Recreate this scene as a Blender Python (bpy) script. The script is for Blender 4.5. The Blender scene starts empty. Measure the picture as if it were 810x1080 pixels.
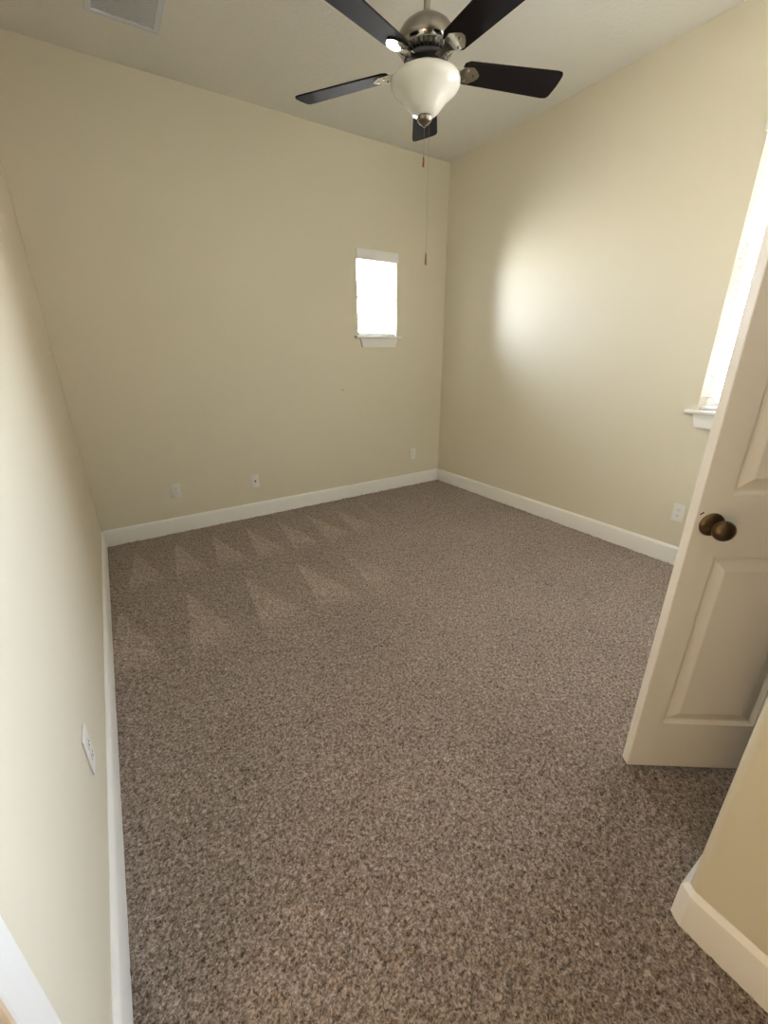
import bpy, bmesh, math, random
import numpy as np
from mathutils import Vector, Matrix

# ------------------------------------------------------------------ camera
W, D, H = 3.347, 3.652, 3.050          # room: x 0..W (left to right wall), y up to D (back wall), z 0..H
YF = 0.131                             # room face of the short front wall
XE = 1.229                             # face of the entry passage's right wall
YB = -1.9                              # far end of the entry passage
scene = bpy.context.scene
C = scene.collection
cam = bpy.data.cameras.new('camera')
cam.sensor_fit = 'HORIZONTAL'
cam.sensor_width = 36.0
cam.lens = 438.09 / 810 * 36.0
cam.clip_start = 0.01
cam_o = bpy.data.objects.new('camera', cam)
C.objects.link(cam_o)
r_ = Vector((0.83971281, -0.54298357, -0.00715837))
u_ = Vector((0.19829542, 0.29433453, 0.93490433))
f_ = Vector((0.50553074, 0.78647062, -0.35482762))
m = Matrix((r_, u_, -f_)).transposed().to_4x4()
m.translation = (0.2414, 0.0, 1.3918)
cam_o.matrix_world = m
scene.camera = cam_o

# ------------------------------------------------------------------ sky, exposure
scene.view_settings.view_transform = 'Standard'
scene.view_settings.look = 'None'
scene.view_settings.gamma = 1.0
scene.view_settings.use_curve_mapping = False
scene.view_settings.exposure = 0.0
SKY, GROUND, HALL = 126.0, 168.0, 29.0
world = bpy.data.worlds.new('world')
scene.world = world
world.use_nodes = True
nt = world.node_tree
nt.nodes.clear()
out = nt.nodes.new('ShaderNodeOutputWorld')
bg = nt.nodes.new('ShaderNodeBackground')
tc = nt.nodes.new('ShaderNodeTexCoord')
sx = nt.nodes.new('ShaderNodeSeparateXYZ')
mr = nt.nodes.new('ShaderNodeMapRange')
mr.inputs['From Min'].default_value = -0.05
mr.inputs['From Max'].default_value = 0.06
mx = nt.nodes.new('ShaderNodeMix')
mx.data_type = 'RGBA'
mx.inputs[6].default_value = (0.82 * GROUND / SKY, 0.80 * GROUND / SKY, 0.80 * GROUND / SKY, 1)
mx.inputs[7].default_value = (0.90, 0.96, 1.12, 1)
nt.links.new(tc.outputs['Generated'], sx.inputs[0])
nt.links.new(sx.outputs['Z'], mr.inputs['Value'])
nt.links.new(mr.outputs[0], mx.inputs[0])
nt.links.new(mx.outputs[2], bg.inputs['Color'])
bg.inputs['Strength'].default_value = SKY
nt.links.new(bg.outputs[0], out.inputs['Surface'])


def portal(name, loc, rot, sx_, sy_):
    l = bpy.data.lights.new(name, 'AREA')
    l.shape = 'RECTANGLE'
    l.size, l.size_y = sx_, sy_
    l.cycles.is_portal = True
    o = bpy.data.objects.new(name, l)
    o.location, o.rotation_euler = loc, rot
    C.objects.link(o)


# window openings (on the inside wall faces) and depth of the walls they sit in
B0, B1, BZ0, BZ1, BT = 2.322, 2.748, 1.554, 2.245, 0.20
R0, R1, RZ0, RZ1, RT = 0.30, 1.176, 1.050, 2.510, 0.16
portal('sky_portal_back', ((B0 + B1) / 2, D + BT + 0.01, (BZ0 + BZ1) / 2), (math.radians(-90), 0, 0), B1 - B0, BZ1 - BZ0)
portal('sky_portal_right', (W + RT + 0.01, (R0 + R1) / 2, (RZ0 + RZ1) / 2), (math.radians(90), 0, math.radians(90)), R1 - R0, RZ1 - RZ0)
# added warm light in the unseen side hall, tinting the door and entry wall
hl = bpy.data.lights.new('hall_fill_light', 'POINT')
hl.shadow_soft_size = 0.16
hl.energy = HALL
hl.color = (1.0, 0.68, 0.36)
hlo = bpy.data.objects.new('hall_fill_light', hl)
hlo.location = (-0.75, -0.32, 0.75)
C.objects.link(hlo)


# ------------------------------------------------------------------ materials
def srgb(r, g, b):
    f = lambda c: (c / 255 / 12.92) if c / 255 <= 0.04045 else ((c / 255 + 0.055) / 1.055) ** 2.4
    return (f(r), f(g), f(b), 1.0)


def mat(name, col, rough=0.6, metal=0.0, spec=0.5, bump=None, var=None, coat=0.0, trans=None):
    """bump = (scale, strength, distance, detail); var = (scale, amount) colour mottling."""
    mt = bpy.data.materials.new(name)
    mt.use_nodes = True
    n, l = mt.node_tree.nodes, mt.node_tree.links
    b = n['Principled BSDF']
    b.inputs['Base Color'].default_value = col
    b.inputs['Roughness'].default_value = rough
    b.inputs['Metallic'].default_value = metal
    b.inputs['Specular IOR Level'].default_value = spec
    b.inputs['Coat Weight'].default_value = coat
    co = n.new('ShaderNodeTexCoord')
    if var:
        no = n.new('ShaderNodeTexNoise')
        no.inputs['Scale'].default_value = var[0]
        no.inputs['Detail'].default_value = 4
        l.new(co.outputs['Object'], no.inputs['Vector'])
        mi = n.new('ShaderNodeMix')
        mi.data_type = 'RGBA'
        k = var[1]
        mi.inputs[6].default_value = (col[0] * (1 - k), col[1] * (1 - k), col[2] * (1 - k), 1)
        mi.inputs[7].default_value = (min(1, col[0] * (1 + k)), min(1, col[1] * (1 + k)), min(1, col[2] * (1 + k)), 1)
        l.new(no.outputs['Fac'], mi.inputs[0])
        l.new(mi.outputs[2], b.inputs['Base Color'])
    if bump:
        no = n.new('ShaderNodeTexNoise')
        no.inputs['Scale'].default_value = bump[0]
        no.inputs['Detail'].default_value = bump[3]
        l.new(co.outputs['Object'], no.inputs['Vector'])
        bu = n.new('ShaderNodeBump')
        bu.inputs['Strength'].default_value = bump[1]
        bu.inputs['Distance'].default_value = bump[2]
        l.new(no.outputs['Fac'], bu.inputs['Height'])
        l.new(bu.outputs[0], b.inputs['Normal'])
    return mt


WALLC = (0.71, 0.658, 0.528, 1)
M = {}
M['wall'] = mat('painted_wall', WALLC, 0.55, spec=0.45, bump=(75, 0.10, 0.004, 3), var=(1.2, 0.012))
M['ceiling'] = mat('textured_ceiling', (0.80, 0.785, 0.73, 1), 0.8, spec=0.2, bump=(38, 0.30, 0.008, 4), var=(20, 0.015))
M['trim'] = mat('trim_paint', (0.90, 0.89, 0.86, 1), 0.35, bump=(300, 0.02, 0.001, 2), var=(3, 0.012))
M['door'] = mat('door_paint', (0.87, 0.82, 0.74, 1), 0.42, bump=(220, 0.05, 0.001, 2), var=(4, 0.012))
M['vinyl'] = mat('window_vinyl', (0.85, 0.85, 0.84, 1), 0.4, var=(4, 0.01))
M['blind'] = mat('faux_wood_blind', (0.86, 0.86, 0.84, 1), 0.45, bump=(60, 0.03, 0.001, 2), var=(8, 0.01))
M['plate'] = mat('plastic_plate', (0.82, 0.81, 0.77, 1), 0.35, var=(10, 0.01))
M['dark'] = mat('dark_slot', (0.02, 0.02, 0.02, 1), 0.6, var=(10, 0.1))
M['bronze'] = mat('aged_bronze', (0.135, 0.090, 0.048, 1), 0.30, metal=1.0, bump=(60, 0.03, 0.001, 2), var=(12, 0.22))
M['nickel'] = mat('pewter_metal', (0.20, 0.18, 0.15, 1), 0.30, metal=1.0, bump=(120, 0.02, 0.001, 2), var=(15, 0.12))
M['chrome'] = mat('polished_nickel', (0.50, 0.49, 0.46, 1), 0.14, metal=1.0, var=(15, 0.05))
M['blade'] = mat('espresso_blade', (0.005, 0.003, 0.003, 1), 0.62, spec=0.08, bump=(30, 0.05, 0.001, 3), var=(14, 0.35))
M['pull'] = mat('wooden_pull', (0.23, 0.085, 0.03, 1), 0.45, var=(60, 0.25))
M['vent'] = mat('vent_enamel', (0.66, 0.70, 0.74, 1), 0.4, var=(6, 0.01))
M['nail'] = mat('dark_nail', (0.04, 0.03, 0.02, 1), 0.4, metal=1.0, var=(60, 0.1))

# frosted bowl glass
mt = mat('frosted_glass', (0.66, 0.66, 0.61, 1), 0.22, spec=0.6, bump=(16, 0.03, 0.002, 2), var=(9, 0.03))
mt.node_tree.nodes['Principled BSDF'].inputs['Subsurface Weight'].default_value = 0.35
mt.node_tree.nodes['Principled BSDF'].inputs['Subsurface Radius'].default_value = (0.03, 0.03, 0.025)
M['bowl'] = mt

# window pane: clear, faint reflection
mt = bpy.data.materials.new('window_glass')
mt.use_nodes = True
n, l = mt.node_tree.nodes, mt.node_tree.links
n.remove(n['Principled BSDF'])
tr = n.new('ShaderNodeBsdfTransparent')
tr.inputs[0].default_value = (0.95, 0.97, 0.96, 1)
gl = n.new('ShaderNodeBsdfGlossy')
gl.inputs['Roughness'].default_value = 0.02
fr = n.new('ShaderNodeFresnel')
fr.inputs[0].default_value = 1.45
ms = n.new('ShaderNodeMixShader')
l.new(fr.outputs[0], ms.inputs[0])
l.new(tr.outputs[0], ms.inputs[1])
l.new(gl.outputs[0], ms.inputs[2])
l.new(ms.outputs[0], n['Material Output'].inputs['Surface'])
M['glass'] = mt


def carpet():
    mt = bpy.data.materials.new('frieze_carpet')
    mt.use_nodes = True
    n, l = mt.node_tree.nodes, mt.node_tree.links
    b = n['Principled BSDF']
    b.inputs['Roughness'].default_value = 0.95
    b.inputs['Specular IOR Level'].default_value = 0.1
    b.inputs['Sheen Weight'].default_value = 0.12
    b.inputs['Sheen Roughness'].default_value = 0.5
    co = n.new('ShaderNodeTexCoord').outputs['Object']

    def math_(op, a, b_=None, c_=None):
        x = n.new('ShaderNodeMath')
        x.operation = op
        for i, v in enumerate((a, b_, c_)):
            if v is None:
                continue
            if isinstance(v, (int, float)):
                x.inputs[i].default_value = v
            else:
                l.new(v, x.inputs[i])
        return x.outputs[0]

    def noise(scale, detail, rough=0.6, dist=0.0):
        x = n.new('ShaderNodeTexNoise')
        x.inputs['Scale'].default_value = scale
        x.inputs['Detail'].default_value = detail
        x.inputs['Roughness'].default_value = rough
        x.inputs['Distortion'].default_value = dist
        l.new(co, x.inputs['Vector'])
        return x.outputs['Fac']
    tuft = noise(98, 3, 0.65, 0.6)
    fleck = noise(210, 2, 0.6, 0.4)
    big = noise(2.2, 3, 0.5)
    t = math_('ADD', math_('MULTIPLY', tuft, 0.62), math_('MULTIPLY', fleck, 0.38))
    cr = n.new('ShaderNodeValToRGB')
    e = cr.color_ramp.elements
    e[0].position, e[0].color = 0.36, CARPET[0]  # dark fibre tone, also carries the shade between tufts in its colour
    e[1].position, e[1].color = 0.67, CARPET[2]
    k = e.new(0.50)
    k.color = CARPET[1]
    l.new(t, cr.inputs[0])
    # vacuum strokes: triangles of brushed nap in two rows near the back wall
    sp = n.new('ShaderNodeSeparateXYZ')
    l.new(co, sp.inputs[0])
    X, Y = sp.outputs['X'], sp.outputs['Y']
    wob = math_('MULTIPLY', math_('SUBTRACT', noise(5, 3), 0.5), 0.10)

    def row(y0, ln, x0, pitch, lean, wid, xmax):
        tt = math_('DIVIDE', math_('SUBTRACT', y0, math_('ADD', Y, wob)), ln)
        xs = math_('ADD', math_('SUBTRACT', X, x0), math_('MULTIPLY', tt, lean))
        q = math_('FRACT', math_('DIVIDE', xs, pitch))
        d = math_('SUBTRACT', math_('MULTIPLY', tt, wid), q)
        edge = math_('MULTIPLY_ADD', d, 14.0, 0.5)
        edge.node.use_clamp = True
        up = math_('MULTIPLY', tt, 20.0)
        up.node.use_clamp = True
        dn = math_('MULTIPLY', math_('SUBTRACT', 1.08, tt), 3.5)
        dn.node.use_clamp = True
        rx = math_('MULTIPLY', math_('SUBTRACT', xmax, X), 3.0)
        rx.node.use_clamp = True
        return math_('MULTIPLY', math_('MULTIPLY', edge, up), math_('MULTIPLY', dn, rx))
    rows = math_('MAXIMUM', row(3.42, 0.62, 0.19, 0.278, 0.08, 0.80, 2.2), row(2.58, 0.64, 0.42 - 0.36, 0.36, 0.08, 0.72, 1.7))
    nap = math_('ADD', math_('MULTIPLY', rows, NAP), math_('MULTIPLY_ADD', big, 0.24, 0.86))
    mu = n.new('ShaderNodeMix')
    mu.data_type = 'RGBA'
    mu.blend_type = 'MULTIPLY'
    mu.inputs[0].default_value = 1.0
    l.new(cr.outputs[0], mu.inputs[6])
    l.new(nap, mu.inputs[7])
    l.new(mu.outputs[2], b.inputs['Base Color'])
    bu = n.new('ShaderNodeBump')
    bu.inputs['Strength'].default_value = 0.9
    bu.inputs['Distance'].default_value = 0.008
    l.new(t, bu.inputs['Height'])
    l.new(bu.outputs[0], b.inputs['Normal'])
    return mt


CARPET = ((0.055, 0.042, 0.032, 1), (0.275, 0.216, 0.182, 1), (0.60, 0.505, 0.44, 1))
NAP = 0.27
M['carpet'] = carpet()


# ------------------------------------------------------------------ mesh helpers
class MB:
    def __init__(s):
        s.b = bmesh.new()

    def quad(s, pts, mi=0):
        f = s.b.faces.new([s.b.verts.new(p) for p in pts])
        f.material_index = mi
        return f

    def box(s, a, b, bev=0.0, seg=2):
        t = bmesh.new()
        bmesh.ops.create_cube(t, size=1.0)
        for v in t.verts:
            v.co = Vector([(a[i] + b[i]) / 2 + v.co[i] * (b[i] - a[i]) for i in range(3)])
        if bev:
            bmesh.ops.bevel(t, geom=t.edges[:], offset=bev, segments=seg, profile=0.5, affect='EDGES')
        s.add(t)
        return s

    def add(s, t, mtx=None):
        if mtx is not None:
            t.transform(mtx)
        me = bpy.data.meshes.new('tmp')
        t.to_mesh(me)
        t.free()
        s.b.from_mesh(me)
        bpy.data.meshes.remove(me)
        return s

    def lathe(s, prof, seg=48, center=(0, 0, 0), axis='z', mi=None):
        rings = []
        for r, z in prof:
            ring = []
            for k in range(seg):
                a = 2 * math.pi * k / seg
                p = (r * math.cos(a), r * math.sin(a), z)
                if axis == 'y':
                    p = (p[0], p[2], p[1])
                ring.append(s.b.verts.new([p[i] + center[i] for i in range(3)]))
            rings.append(ring)
        for j, (A, B) in enumerate(zip(rings, rings[1:])):
            for k in range(seg):
                f = s.b.faces.new((A[k], A[(k + 1) % seg], B[(k + 1) % seg], B[k]))
                if mi:
                    f.material_index = mi(j, k)
        for ring, r in ((rings[0], prof[0][0]), (rings[-1], prof[-1][0])):
            if r > 1e-5:
                s.b.faces.new(ring)
        bmesh.ops.remove_doubles(s.b, verts=s.b.verts, dist=1e-6)
        return s

    def prism(s, outline, z0, z1):
        A = [s.b.verts.new((x, y, z0)) for x, y in outline]
        B = [s.b.verts.new((x, y, z1)) for x, y in outline]
        n = len(A)
        s.b.faces.new(A[::-1])
        s.b.faces.new(B)
        for k in range(n):
            s.b.faces.new((A[k], A[(k + 1) % n], B[(k + 1) % n], B[k]))
        return s

    def tube(s, pts, r, seg=8):
        pts = [Vector(p) for p in pts]
        rings = []
        for i, p in enumerate(pts):
            d = (pts[min(i + 1, len(pts) - 1)] - pts[max(i - 1, 0)]).normalized()
            ref = Vector((0, 0, 1)) if abs(d.z) < 0.9 else Vector((1, 0, 0))
            a = d.cross(ref).normalized()
            b = d.cross(a)
            rings.append([s.b.verts.new(p + (a * math.cos(2 * math.pi * k / seg) + b * math.sin(2 * math.pi * k / seg)) * r) for k in range(seg)])
        for A, B in zip(rings, rings[1:]):
            for k in range(seg):
                s.b.faces.new((A[k], A[(k + 1) % seg], B[(k + 1) % seg], B[k]))
        s.b.faces.new(rings[0])
        s.b.faces.new(rings[-1])
        return s

    def sweep(s, path, prof):
        """profile (offset to the left of travel, z) swept along an open xy path with mitred corners."""
        P = [Vector(p) for p in path]
        rings = []
        for i, p in enumerate(P):
            d0 = (P[i] - P[i - 1]).normalized() if i else (P[1] - P[0]).normalized()
            d1 = (P[i + 1] - P[i]).normalized() if i < len(P) - 1 else d0
            n0, n1 = Vector((-d0.y, d0.x)), Vector((-d1.y, d1.x))
            nb = (n0 + n1).normalized()
            k = 1.0 / max(0.3, nb.dot(n0))
            rings.append([s.b.verts.new((p.x + nb.x * o * k, p.y + nb.y * o * k, z)) for o, z in prof])
        n = len(prof)
        for A, B in zip(rings, rings[1:]):
            for k in range(n):
                s.b.faces.new((A[k], A[(k + 1) % n], B[(k + 1) % n], B[k]))
        s.b.faces.new(rings[0])
        s.b.faces.new(rings[-1])
        return s

    def build(s, name, mats, parent=None, smooth=None, loc=None, rotz=0.0):
        bmesh.ops.recalc_face_normals(s.b, faces=s.b.faces)
        me = bpy.data.meshes.new(name)
        s.b.to_mesh(me)
        s.b.free()
        for q in (mats if isinstance(mats, (list, tuple)) else [mats]):
            me.materials.append(q)
        if smooth:
            for p in me.polygons:
                p.use_smooth = True
            me.set_sharp_from_angle(angle=math.radians(smooth))
        o = bpy.data.objects.new(name, me)
        C.objects.link(o)
        if parent:
            o.parent = parent
        if loc is not None:
            o.location = loc
            o.rotation_euler = (0, 0, rotz)
        return o


def tag(o, label=None, cat=None, group=None, kind=None):
    if label: o['label'] = label
    if cat: o['category'] = cat
    if group: o['group'] = group
    if kind: o['kind'] = kind
    return o


def thing(name, label, cat, loc=(0, 0, 0), rotz=0.0, group=None):
    o = bpy.data.objects.new(name, None)
    o.empty_display_size = 0.05
    C.objects.link(o)
    o.location = loc
    o.rotation_euler = (0, 0, rotz)
    return tag(o, label, cat, group)


def struct(o, label, cat):
    return tag(o, label, cat, kind='structure')


# ------------------------------------------------------------------ room shell
# carpet: one displaced sheet
def carpet_sheet():
    rng = np.random.default_rng(4)
    st = 0.007
    xs = np.arange(-1.52, W + 0.03, st)
    ys = np.arange(YB - 0.02, D + 0.03, st)
    nx, ny = len(xs), len(ys)

    def blur(a, k):
        for _ in range(k):
            a = (a + np.roll(a, 1, 0) + np.roll(a, -1, 0) + np.roll(a, 1, 1) + np.roll(a, -1, 1)) / 5
        return a / a.std()
    z = 0.0022 * blur(rng.standard_normal((ny, nx)), 1) + 0.0018 * blur(rng.standard_normal((ny, nx)), 6)
    z = np.clip(z, -0.007, 0.006)
    gx, gy = np.meshgrid(xs, ys)
    gx = gx + rng.uniform(-0.002, 0.002, gx.shape)
    gy = gy + rng.uniform(-0.002, 0.002, gy.shape)
    co = np.stack([gx, gy, z], 2).reshape(-1, 3)
    idx = np.arange(ny * nx).reshape(ny, nx)
    q = np.stack([idx[:-1, :-1], idx[:-1, 1:], idx[1:, 1:], idx[1:, :-1]], 2).reshape(-1, 4)
    c = co[q].mean(1)
    keep = ~((c[:, 0] > XE + 0.1) & (c[:, 1] < -0.62)) & ~((c[:, 0] < -0.02) & ((c[:, 1] < -0.92) | (c[:, 1] > 1.12)))
    q = q[keep]
    me = bpy.data.meshes.new('floor')
    me.vertices.add(len(co))
    me.vertices.foreach_set('co', co.astype(np.float32).ravel())
    me.loops.add(q.size)
    me.loops.foreach_set('vertex_index', q.astype(np.int32).ravel())
    me.polygons.add(len(q))
    me.polygons.foreach_set('loop_start', np.arange(0, q.size, 4, dtype=np.int32))
    me.update(calc_edges=True)
    for p in me.polygons: p.use_smooth = True
    me.materials.append(M['carpet'])
    o = bpy.data.objects.new('floor', me)
    C.objects.link(o)
    return o


struct(carpet_sheet(), 'mottled brown frieze carpet with vacuum marks near the back wall', 'carpet')

struct(MB().box((-0.14, YB - 0.12, H), (W + 0.25, D + 0.25, H + 0.1)).build('ceiling', M['ceiling']),
       'off-white textured ceiling above the fan', 'ceiling')

# back wall with the small window's opening
w = MB()
w.box((-0.14, D, -0.05), (B0, D + BT, H)).box((B1, D, -0.05), (W, D + BT, H))
w.box((B0, D, -0.05), (B1, D + BT, BZ0)).box((B0, D, BZ1), (B1, D + BT, H))
struct(w.build('wall_back', M['wall']), 'beige back wall with the small window', 'wall')
# right wall with the tall window's opening
w = MB()
w.box((W, -0.10, -0.05), (W + RT, R0, H)).box((W, R1, -0.05), (W + RT, D + BT, H))
w.box((W, R0, -0.05), (W + RT, R1, RZ0)).box((W, R0, RZ1), (W + RT, R1, H))
struct(w.build('wall_right', M['wall']), 'beige right wall with the tall window behind the door', 'wall')
# left wall, with a doorway beside the camera
L0, L1, LZ = -0.39, 0.423, 2.06
w = MB()
w.box((-0.12, L1, -0.05), (0, D, H)).box((-0.12, YB, -0.05), (0, L0, H)).box((-0.12, L0, LZ), (0, L1, H))
struct(w.build('wall_left', M['wall']), 'beige left wall lit by the windows', 'wall')
# entry passage wall with a rounded corner, and the front wall with the closet doorway
O0, O1, OZ = 1.462, 1.948, 2.075
rc = 0.022
ol = [(XE, YB)]
for k in range(9):
    a = math.pi - k * math.pi / 16
    ol.append((XE + rc + rc * math.cos(a), YF - rc + rc * math.sin(a)))
ol += [(O0, YF), (O0, YF - 0.115), (XE + 0.115, YF - 0.115), (XE + 0.115, YB)]
struct(MB().prism(ol, -0.05, H).build('wall_entry', M['wall'], smooth=40), 'beige wall end with rounded corner at lower right', 'wall')
w = MB()
w.box((O0, YF - 0.115, OZ), (O1, YF, H)).box((O1, YF - 0.115, -0.05), (W, YF, H))
struct(w.build('wall_front', M['wall']), 'beige front wall around the closet doorway', 'wall')
struct(MB().box((-0.12, YB - 0.12, -0.05), (XE + 0.115, YB, H)).build('wall_hall', M['wall']), 'beige end wall of the entry passage', 'wall')
w = MB()
w.box((XE + 0.115, -0.72, -0.05), (2.25, -0.62, H)).box((2.15, -0.62, -0.05), (2.25, YF - 0.115, H))
struct(w.build('wall_closet', M['wall']), 'beige walls inside the closet', 'wall')

w = MB()
w.box((-1.6, -1.0, -0.05), (-1.5, 1.2, H)).box((-1.5, -1.0, -0.05), (-0.12, -0.9, H)).box((-1.5, 1.1, -0.05), (-0.12, 1.2, H))
struct(w.build('wall_sidehall', M['wall']), 'beige walls of the side hall beyond the left doorway', 'wall')
struct(MB().box((-1.6, -1.0, 2.6), (-0.12, 1.2, 2.7)).build('ceiling_sidehall', M['ceiling']), 'ceiling of the side hall beyond the left doorway', 'ceiling')

M['brick'] = mat('blocker_masonry', (0.20, 0.13, 0.10, 1), 0.9, bump=(40, 0.3, 0.01, 3), var=(8, 0.3))
struct(MB().box((W + RT, -0.10, -0.3), (W + RT + 2.1, 0.20, 3.6)).build('wall_light_blocker', M['brick']), 'added unseen masonry block outside the right window, shading the left wall', 'wall')  # added unseen wall, keeps slanting window light off the far left wall

# baseboards: flat board with an eased top
BH, BTk = 0.134, 0.014
bp = [(0, 0), (BTk, 0), (BTk, BH - 0.020), (BTk - 0.0015, BH - 0.014), (BTk - 0.005, BH - 0.008), (BTk - 0.011, BH - 0.001), (BTk - 0.012, BH), (0, BH)]
bpr = [(-o, z) for o, z in bp]
# travel direction is chosen so that the room lies to the right (bpr)
struct(MB().sweep([(0, 0.4905), (0, D - 0.0005)], bpr).build('baseboard_left', M['trim'], smooth=40), 'white baseboard along the left wall', 'baseboard')
struct(MB().sweep([(0.0145, D), (W - 0.0145, D)], bpr).build('baseboard_back', M['trim'], smooth=40), 'white baseboard along the back wall', 'baseboard')
struct(MB().sweep([(W, D - 0.0005), (W, YF)], bpr).build('baseboard_right', M['trim'], smooth=40), 'white baseboard along the right wall', 'baseboard')
struct(MB().sweep([(XE, YB), (XE, YF - 0.019), (XE + 0.010, YF - 0.001), (O0 - 0.075, YF)], bp).build('baseboard_entry', M['trim'], smooth=15),
       'white baseboard wrapping the rounded wall corner at lower right', 'baseboard')
struct(MB().sweep([(O1 + 0.075, YF), (W - 0.0145, YF)], bp).build('baseboard_front', M['trim'], smooth=40), 'white baseboard on the front wall behind the door', 'baseboard')


def casing(name, axis, plane, sgn, a0, a1, ztop, label, depth=0.115):
    """door casing (legs + head) plus jamb lining; axis 'x': the wall runs along x at y=plane, 'y': along y at x=plane."""
    w = MB()
    cw, ct = (0.075 if axis == 'x' else 0.067), 0.017

    def bx(p0, p1, q0, q1, z0, z1, bev=0.004):
        q0, q1 = min(q0, q1), max(q0, q1)
        if axis == 'x':
            w.box((p0, q0, z0), (p1, q1, z1), bev)
        else:
            w.box((q0, p0, z0), (q1, p1, z1), bev)
    e = 0.001 * sgn
    bx(a0 - cw, a0, plane + e, plane + sgn * ct, 0, ztop + cw)
    bx(a1, a1 + cw, plane + e, plane + sgn * ct, 0, ztop + cw)
    bx(a0, a1, plane + e, plane + sgn * ct, ztop, ztop + cw)
    # jamb lining
    bx(a0 + 0.0005, a0 + 0.012, plane - sgn * depth, plane, 0, ztop - 0.001, 0.001)
    bx(a1 - 0.012, a1 - 0.0005, plane - sgn * depth, plane, 0, ztop - 0.001, 0.001)
    bx(a0 + 0.012, a1 - 0.012, plane - sgn * depth, plane, ztop - 0.012, ztop - 0.001, 0.001)
    return struct(w.build(name, M['trim']), label, 'door casing')


casing('trim_1', 'x', YF, 1, O0, O1, OZ, 'white casing around the closet doorway behind the open door')
casing('trim_2', 'y', 0.0, 1, L0, L1, LZ, 'white door casing on the left wall at the lower left corner', 0.12)


# ------------------------------------------------------------------ windows
def window(name, tr, width, z0, z1, T, label, horn0, horn1, ap_w0, ap_w1, ap_h):
    """built in a local frame: x along the wall (0..width), y outwards, z up; tr maps local -> world."""
    root = MB()
    fw = 0.045
    for a, b in (((0, z0), (fw, z1)), ((width - fw, z0), (width, z1)), ((fw, z0), (width - fw, z0 + fw)), ((fw, z1 - fw), (width - fw, z1))):
        root.box((a[0] + .0005, T - 0.06, a[1] + .0005), (b[0] - .0005, T - 0.005, b[1] - .0005), 0.003)
    zm = (z0 + z1) / 2
    root.box((fw, T - 0.05, zm - 0.02), (width - fw, T - 0.012, zm + 0.02), 0.003)      # meeting rail
    root.b.transform(tr)
    fr_o = struct(root.build(name, M['vinyl']), label, 'window')
    g = MB()
    g.box((fw, T - 0.034, z0 + fw), (width - fw, T - 0.030, zm - 0.02))
    g.box((fw, T - 0.034, zm + 0.02), (width - fw, T - 0.030, z1 - fw))
    g.b.transform(tr)
    g.build('pane', M['glass'], fr_o)
    s = MB()
    s.prism([(0.0005, -0.0005), (0.0005, T - 0.06), (width - 0.0005, T - 0.06), (width - 0.0005, -0.0005), (width + horn1, -0.0005),
             (width + horn1, -0.030), (width + horn1 - 0.004, -0.036), (-horn0 + 0.004, -0.036), (-horn0, -0.030), (-horn0, -0.0005)], z0 - 0.020, z0 + 0.001)
    bmesh.ops.recalc_face_normals(s.b, faces=s.b.faces)
    bmesh.ops.bevel(s.b, geom=[e for e in s.b.edges if e.verts[0].co.y < -0.028 and e.verts[1].co.y < -0.028 and abs(e.verts[0].co.z - e.verts[1].co.z) < 1e-5],
                    offset=0.006, segments=3, profile=0.5, affect='EDGES')
    s.b.transform(tr)
    s.build('sill', M['trim'], fr_o)
    a = MB()
    t = 0.016
    x0, x1 = ap_w0, ap_w1
    zt, zb = z0 - 0.0205, z0 - 0.0205 - ap_h
    ins = 0.022
    F = [(x0, zt), (x1, zt), (x1 - ins, zb + 0.006), (x1 - ins - 0.006, zb), (x0 + ins + 0.006, zb), (x0 + ins, zb + 0.006)]
    A = [a.b.verts.new((x, -t, z)) for x, z in F]
    B = [a.b.verts.new((x, -0.0005, z)) for x, z in F]
    a.b.faces.new(A)
    a.b.faces.new(B[::-1])
    for k in range(len(F)):
        a.b.faces.new((A[k], A[(k + 1) % len(F)], B[(k + 1) % len(F)], B[k]))
    a.b.transform(tr)
    a.build('apron', M['trim'], fr_o)
    return fr_o


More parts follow.
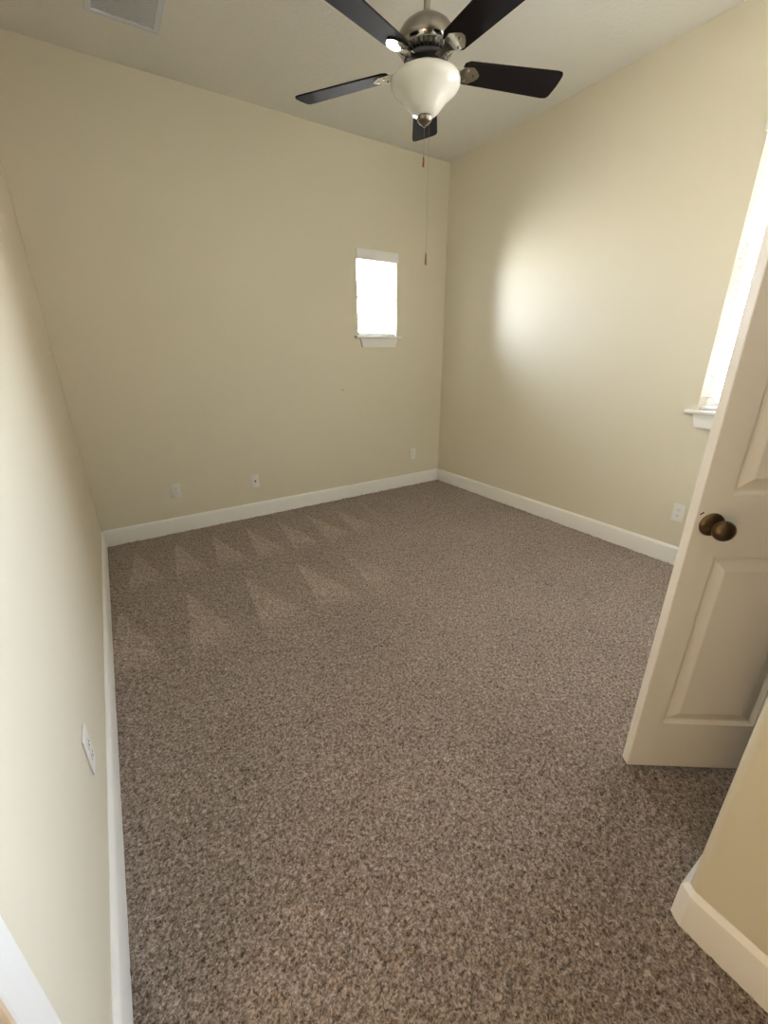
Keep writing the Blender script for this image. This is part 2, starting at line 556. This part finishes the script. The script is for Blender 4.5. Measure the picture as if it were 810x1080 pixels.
def blind(tr, width, z0, z1, label, pitch, tilt):
    """horizontal slat blind hung just inside the opening, valance on the room side."""
    root = thing('window_blind', label, 'blind', tr @ Vector((width / 2, 0.035, z0 + 0.004)), group=None)
    inv = Matrix.Translation(-root.location)
    tm = inv @ tr
    v = MB()
    zt, zb = z1 + 0.012, z1 - 0.068
    v.box((-0.008, -0.022, zb), (width + 0.008, -0.010, zt), 0.003)
    v.box((-0.008, -0.010, zb), (0.0, -0.001, zt), 0.001)
    v.box((width, -0.010, zb), (width + 0.008, -0.001, zt), 0.001)
    v.b.transform(tm)
    v.build('valance', M['blind'], root)
    hr = MB()
    hr.box((0.006, 0.008, z1 - 0.045), (width - 0.006, 0.062, z1 - 0.002), 0.003)
    hr.b.transform(tm)
    hr.build('headrail', M['blind'], root)
    yc = 0.036
    zs = z1 - 0.062
    nslat = int((zs - (z0 + 0.05)) / pitch) + 1
    base = None
    ins = 0.008
    for k in range(nslat):
        z = zs - k * pitch
        if base is None:
            s = MB()
            a = 0.025
            prof = [(-a, 0), (-a * 0.5, 0.0018), (0, 0.0024), (a * 0.5, 0.0018), (a, 0), (a, -0.0028), (0, -0.0006), (-a, -0.0028)]
            A = [s.b.verts.new((ins, y, zz)) for y, zz in prof]
            B = [s.b.verts.new((width - ins, y, zz)) for y, zz in prof]
            s.b.faces.new(A)
            s.b.faces.new(B[::-1])
            for i in range(len(prof)):
                s.b.faces.new((A[i], A[(i + 1) % 8], B[(i + 1) % 8], B[i]))
            s.b.transform(Matrix.Rotation(tilt, 4, 'X'))
            rot = tm.to_3x3().to_4x4()
            s.b.transform(rot)
            base = s.build('slat', M['blind'], root, smooth=30)
            o = base
        else:
            o = base.copy()
            C.objects.link(o)
            o.parent = root
        o.location = tm @ Vector((0, yc, z))
    br = MB()
    br.box((ins, yc - 0.025, z0 + 0.006), (width - ins, yc + 0.025, z0 + 0.022), 0.003)
    br.b.transform(tm)
    br.build('bottom_rail', M['blind'], root)
    for fx in ((0.2, 0.8) if width < 0.6 else (0.15, 0.5, 0.85)):
        for yy in (yc - 0.0265, yc + 0.0265):
            c = MB()
            c.tube([(width * fx, yy, z0 + 0.02), (width * fx, yy, z1 - 0.045)], 0.0012, 6)
            c.b.transform(tm)
            c.build('ladder_cord', M['blind'], root)
    return root


trB = Matrix.Translation((B0, D, 0))
window('window_1', trB, B1 - B0, BZ0, BZ1, BT, 'small white framed window in the back wall', 0.043, 0.046, 0.012, B1 - B0 + 0.004, 0.078)
blind(trB, B1 - B0, BZ0, BZ1, 'short white slatted blind over the small window in the back wall', 0.044, 0.10)
# right wall: local x runs towards the camera (world -y), local y outwards (world +x)
trR = Matrix(((0, 1, 0, W), (-1, 0, 0, R1), (0, 0, 1, 0), (0, 0, 0, 1)))
window('window_2', trR, R1 - R0, RZ0, RZ1, RT, 'tall bright window in the right wall beside the open door', 0.058, 0.058, -0.012, R1 - R0 + 0.012, 0.085)
blind(trR, R1 - R0, RZ0, RZ1, 'tall white slatted blind over the right wall window beside the open door', 0.044, -0.22)


# ------------------------------------------------------------------ doors
def leaf(width, z0, z1, th, sl, sr, zl, bead=True):
    """two-panel moulded leaf: x 0 (hinge) .. width (free edge), front face y=0, back y=-th."""
    w = MB()
    xs = [0, sr, width - sl, width]
    zs = [z0, zl[0], zl[1], zl[2], zl[3], z1]
    for y, s in ((0.0, 1), (-th, -1)):
        for i in range(3):
            for j in range(5):
                x0, x1, a, b = xs[i], xs[i + 1], zs[j], zs[j + 1]
                if i == 1 and j in (1, 3):
                    loops = []
                    for ins, dep in ((0, 0), (0.002, 0.004), (0.008, 0.011), (0.012, 0.012), (0.016, 0.011), (0.042, 0.002), (0.046, 0.001)):
                        loops.append([(x0 + ins, y - s * dep, a + ins), (x1 - ins, y - s * dep, a + ins), (x1 - ins, y - s * dep, b - ins), (x0 + ins, y - s * dep, b - ins)])
                    for P, Q in zip(loops, loops[1:]):
                        for k in range(4):
                            w.quad((P[k], P[(k + 1) % 4], Q[(k + 1) % 4], Q[k]))
                    w.quad(loops[-1])
                else:
                    w.quad(((x0, y, a), (x1, y, a), (x1, y, b), (x0, y, b)))
    for i in range(3):
        for z in (z0, z1):
            w.quad(((xs[i], 0, z), (xs[i + 1], 0, z), (xs[i + 1], -th, z), (xs[i], -th, z)))
    for j in range(5):
        for x in (0, width):
            w.quad(((x, 0, zs[j]), (x, 0, zs[j + 1]), (x, -th, zs[j + 1]), (x, -th, zs[j])))
    bmesh.ops.remove_doubles(w.b, verts=w.b.verts, dist=1e-5)
    bmesh.ops.recalc_face_normals(w.b, faces=w.b.faces)
    ed = [e for e in w.b.edges if len(e.link_faces) == 2 and e.calc_face_angle() > math.radians(80)]
    bmesh.ops.bevel(w.b, geom=ed, offset=0.0022, segments=2, profile=0.5, affect='EDGES')
    return w


DW, DT = 0.470, 0.035
hinge = Vector((1.5393 + 0.81255 * DW, 0.4296 - 0.58289 * DW, 0.0))
dz = math.atan2(0.58289, -0.81255)
door = struct(leaf(DW, 0.017, 2.055, DT, 0.079, 0.097, (0.216, 0.845, 1.030, 1.920)).build('door_1', M['door'], loc=hinge, rotz=dz),
              'white two-panel door standing open at right, bronze knob', 'door')
KX, KZ = DW - 0.047, 0.945
for s, y0 in ((1, 0.0),):
    k = MB()
    k.lathe([(0.0, 0.0005), (0.0335, 0.0005), (0.0335, 0.003), (0.031, 0.007), (0.026, 0.010), (0.018, 0.0125), (0.0125, 0.016), (0.0, 0.016)], 40, axis='y')
    if s < 0:
        k.b.transform(Matrix.Scale(-1, 4, (0, 1, 0)))
    rs = k.build('rose', M['bronze'], door, smooth=40, loc=(KX, y0, KZ))
    k = MB()
    k.lathe([(0.0115, 0.0165), (0.0115, 0.024), (0.014, 0.030), (0.021, 0.034), (0.0265, 0.040), (0.0285, 0.047), (0.0275, 0.054), (0.024, 0.060), (0.017, 0.064), (0.008, 0.0655), (0.0, 0.0658)], 40, axis='y')
    if s < 0:
        k.b.transform(Matrix.Scale(-1, 4, (0, 1, 0)))
    k.build('door_knob', M['bronze'], door, smooth=50, loc=(KX, y0, KZ))
nk = MB().prism([(-0.0065, -0.0016), (0.005, -0.0022), (0.0068, 0.0008), (-0.004, 0.0022)], 0, 0.0006)
nk.b.transform(Matrix.Translation((DW - 0.014, 0.0003, KZ + 0.032)) @ Matrix.Rotation(math.radians(-90), 4, 'X') @ Matrix.Rotation(math.radians(40), 4, 'Z'))
nk.build('nick', M['dark'], door)
for z in (0.20, 1.03, 1.86):
    h = MB().lathe([(0, z - 0.045), (0.0055, z - 0.045), (0.0055, z + 0.045), (0, z + 0.045)], 14, center=(-0.006, -DT - 0.003, 0))
    h.build('hinge', M['bronze'], door, smooth=40)

# ------------------------------------------------------------------ wall plates
def plate(label, origin, rot, w, h, kind, group=None):
    """local: x along wall, y out of the wall into the room, z up; origin = centre on the wall face."""
    t = thing('wall_plate' if kind == 'coax' else 'outlet', label, 'wall plate' if kind == 'coax' else 'outlet', origin, rot, group)
    p = MB().box((-w / 2, 0.0004, -h / 2), (w / 2, 0.0058, h / 2), 0.0025, 3)
    p.build('cover_plate', M['plate'], t, smooth=40)
    if kind == 'duplex':
        for s in (-1, 1):
            r = MB()
            ol = []
            for k in range(24):
                a = 2 * math.pi * k / 24
                ol.append((0.0172 * math.cos(a), max(-0.0132, min(0.0132, 0.0172 * math.sin(a)))))
            r.prism(ol, 0, 0.0022)
            r.b.transform(Matrix.Translation((0, 0.0056, s * 0.0195)) @ Matrix.Rotation(math.radians(-90), 4, 'X'))
            ro = r.build('receptacle', M['plate'], t)
            for dx, hh in ((-0.0062, 0.0042), (0.0062, 0.0034)):
                MB().box((dx - 0.0011, 0.0077, s * 0.0195 + 0.003 - hh), (dx + 0.0011, 0.0084, s * 0.0195 + 0.003 + hh)).build('slot', M['dark'], ro)
            MB().lathe([(0, 0.0077), (0.0023, 0.0077), (0.0023, 0.0084), (0, 0.0084)], 12, center=(0, 0, s * 0.0195 - 0.0075), axis='y').build('slot', M['dark'], ro)
        MB().lathe([(0, 0.0058), (0.003, 0.0058), (0.0024, 0.0068), (0, 0.0068)], 12, axis='y').build('screw', M['plate'], t)
    else:
        c = MB().lathe([(0, 0.0058), (0.0085, 0.0058), (0.0085, 0.008), (0.006, 0.008), (0.006, 0.016), (0.0, 0.016)], 6, axis='y')
        c.build('jack', M['dark'], t)
        for s in (-1, 1):
            MB().lathe([(0, 0.0058), (0.003, 0.0058), (0.0024, 0.0068), (0, 0.0068)], 12, center=(0, 0, s * 0.042), axis='y').build('screw', M['plate'], t)
    return t


PI = math.pi
plate('white duplex outlet low on the back wall, leftmost one there', (0.562, D, 0.360), PI, 0.076, 0.122, 'duplex')
plate('white plate with a dark cable jack, low on the back wall', (1.212, D, 0.335), PI, 0.072, 0.116, 'coax')
plate('white outlet low on the back wall beside the right corner', (2.972, D, 0.357), PI, 0.070, 0.116, 'duplex')
plate('white outlet low on the right wall beside the open door', (W, 1.131, 0.372), PI / 2, 0.072, 0.120, 'duplex')
plate('white outlet low on the left wall, seen edge-on', (0, 1.170, 0.362), -PI / 2, 0.076, 0.122, 'duplex')
nl = MB().lathe([(0, 0), (0.0018, 0), (0.0018, -0.012), (0.0042, -0.012), (0.0042, -0.014), (0, -0.0145)], 12, axis='y')
tag(nl.build('nail', M['nail'], loc=(2.129, D, 1.082)), 'small dark nail in the back wall below the window', 'nail')

# ------------------------------------------------------------------ ceiling vent
V0, V1, VY0, VY1 = 0.535, 0.876, 2.93, 3.245
vt = thing('ceiling_vent', 'pale rectangular air vent in the ceiling at upper left', 'vent', ((V0 + V1) / 2, (VY0 + VY1) / 2, H))
hx, hy = (V1 - V0) / 2, (VY1 - VY0) / 2
f = MB()
for a, b in (((-hx, -hy), (hx, -hy + 0.03)), ((-hx, hy - 0.03), (hx, hy)), ((-hx, -hy + 0.03), (-hx + 0.03, hy - 0.03)), ((hx - 0.03, -hy + 0.03), (hx, hy - 0.03))):
    f.box((a[0], a[1], -0.010), (b[0], b[1], -0.0005), 0.003)
f.build('frame', M['vent'], vt)
lv = MB()
y = -hy + 0.038
while y < hy - 0.034:
    t = bmesh.new()
    bmesh.ops.create_cube(t, size=1.0)
    lv.add(t, Matrix.Translation((0, y, -0.006)) @ Matrix.Rotation(math.radians(14), 4, 'X') @ Matrix.Diagonal((2 * (hx - 0.03), 0.0132, 0.0015, 1)))
    y += 0.0135
lv.build('louvers', M['vent'], vt)

# ------------------------------------------------------------------ ceiling fan
FX, FY = 1.618, 1.798
fan = thing('ceiling_fan', 'dark five-blade ceiling fan with a frosted glass bowl light', 'ceiling fan', (FX, FY, H))
Z = lambda z: z - H
MB().lathe([(0, Z(H - 0.0005)), (0.068, Z(H - 0.0005)), (0.068, Z(3.035)), (0.060, Z(3.005)), (0.040, Z(2.985)), (0.018, Z(2.980)), (0, Z(2.980))], 48).build('canopy', M['nickel'], fan, smooth=40)
MB().lathe([(0, Z(2.99)), (0.0125, Z(2.99)), (0.0125, Z(2.66)), (0, Z(2.66))], 20).build('downrod', M['nickel'], fan, smooth=40)
hs = MB().lathe([(0.0, 2.6570 - H), (0.020, 2.6570 - H), (0.024, 2.6490 - H), (0.040, 2.6450 - H), (0.075, 2.6320 - H), (0.100, 2.6140 - H), (0.114, 2.5940 - H), (0.119, 2.5750 - H),
                 (0.119, 2.5630 - H), (0.116, 2.5570 - H), (0.0, 2.5570 - H)], 64)
hs.build('motor_housing', M['nickel'], fan, smooth=35)
# slotted vent ring under the housing: every other facet dark
sr_ = MB()
sr_.lathe([(0.114, 2.5565 - H), (0.109, 2.5470 - H), (0.104, 2.5430 - H), (0.074, 2.5250 - H), (0.068, 2.5230 - H), (0.062, 2.5230 - H)], 96, mi=lambda j, k: 1 if (j == 2 and k % 3 == 0) else 0)
sr_.build('vent_ring', [M['chrome'], M['dark']], fan, smooth=30)
MB().lathe([(0, 2.5225 - H), (0.088, 2.5225 - H), (0.090, 2.5190 - H), (0.090, 2.5100 - H), (0.086, 2.5060 - H), (0, 2.5060 - H)], 48).build('flywheel', M['dark'], fan, smooth=35)
MB().lathe([(0, 2.5055 - H), (0.052, 2.5055 - H), (0.056, 2.500 - H), (0.056, 2.474 - H), (0.062, 2.470 - H), (0.062, 2.4665 - H), (0, 2.4665 - H)], 48).build('switch_housing', M['nickel'], fan, smooth=35)
MB().lathe([(0, 2.466 - H), (0.118, 2.466 - H), (0.126, 2.464 - H), (0.126, 2.459 - H), (0, 2.459 - H)], 48).build('fitter_pan', M['nickel'], fan, smooth=35)
bw = [(0.130, 2.461), (0.140, 2.460), (0.1455, 2.453), (0.1445, 2.440), (0.136, 2.425), (0.120, 2.411), (0.104, 2.400), (0.091, 2.388), (0.079, 2.374), (0.067, 2.360), (0.053, 2.348), (0.036, 2.341), (0.0, 2.339)]
bo = MB()
bo.lathe([(r, z - H) for r, z in bw], 64)
bo.build('glass_bowl', M['bowl'], fan, smooth=50)
MB().lathe([(0, 2.3385 - H), (0.030, 2.3385 - H), (0.033, 2.334 - H), (0.031, 2.326 - H), (0.024, 2.318 - H), (0.015, 2.312 - H), (0.008, 2.308 - H), (0.005, 2.303 - H), (0, 2.301 - H)], 32).build('finial', M['nickel'], fan, smooth=45)


def chain(x, y, z1, z0, tip0, tip1):
    c = MB()
    c.tube([(x, y, z1 - H), (x, y, z0 - H)], 0.0004, 6)
    co = c.build('pull_chain', M['chrome'], fan)
    L = tip1 - tip0
    p = MB().lathe([(0, tip1 - H), (0.0022, tip1 - H), (0.0032, tip1 - L * 0.25 - H), (0.0046, tip1 - L * 0.75 - H), (0.0044, tip0 + 0.003 - H), (0.002, tip0 - H), (0, tip0 - H)], 14, center=(x, y, 0))
    p.build('wooden_pull', M['pull'], co, smooth=40)


chain(-0.001, -0.001, 2.303, 2.200, 2.163, 2.202)
chain(0.018, -0.011, 2.339, 1.833, 1.786, 1.836)

ph0 = -0.345
bl0, pts = None, []
# blade outline: x along the radius, root at r=0.165, tip at r=0.605
r0, r1, wr, wt = 0.160, 0.605, 0.052, 0.068
ol = [(r0, -wr * 0.75), (r0 + 0.02, -wr)]
ol += [(r1 - 0.03, -wt)] + [(r1 - 0.022 + 0.022 * math.sin(a), -wt + 0.022 - 0.022 * math.cos(a)) for a in (0.5, 1.0, math.pi / 2)]
ol += [(r1 + 0.003, 0.0)] + [(x, -y_) for x, y_ in ol[::-1]]
for k in range(5):
    a = ph0 + k * 2 * math.pi / 5
    R = Matrix.Rotation(a, 4, 'Z')
    tilt = Matrix.Translation((0.38, 0, 2.5005 - H)) @ Matrix.Rotation(math.radians(-12), 4, 'X') @ Matrix.Translation((-0.38, 0, 0))
    b = MB().prism(ol, -0.003, 0.003)
    b.b.transform(tilt)
    b.build('blade', M['blade'], fan, loc=(0, 0, 0), rotz=a)
    # blade iron: flared bracket from the flywheel to a plate under the blade
    i_ = MB()
    st = [(0.080, 2.5035, 0.018, 0), (0.105, 2.503, 0.014, 0), (0.130, 2.499, 0.013, -4), (0.150, 2.496, 0.020, -9), (0.168, 2.4945, 0.036, -12), (0.200, 2.4945, 0.040, -12), (0.222, 2.4945, 0.024, -12), (0.236, 2.4945, 0.008, -12)]
    prev = None
    for r, z, hw, tl in st:
        c_, s_ = math.cos(math.radians(tl)), math.sin(math.radians(tl))
        ring = [i_.b.verts.new((r, yy * c_ - zz * s_, z - H + yy * s_ + zz * c_)) for yy, zz in ((-hw, -0.0025), (hw, -0.0025), (hw, 0.0022), (-hw, 0.0022))]
        if prev:
            for q in range(4):
                i_.b.faces.new((prev[q], prev[(q + 1) % 4], ring[(q + 1) % 4], ring[q]))
        else:
            i_.b.faces.new(ring)
        prev = ring
    i_.b.faces.new(prev)
    io = i_.build('blade_iron', M['chrome'], fan, smooth=30, rotz=a, loc=(0, 0, 0))
    for (rr, yy) in ((0.178, -0.024), (0.178, 0.024), (0.212, 0.0)):
        zz = 2.4945 - H + yy * math.sin(math.radians(-12)) - 0.0026
        MB().lathe([(0, zz), (0.005, zz), (0.004, zz - 0.003), (0, zz - 0.0035)], 12, center=(rr, yy, 0)).build('screw', M['nickel'], io, smooth=40)
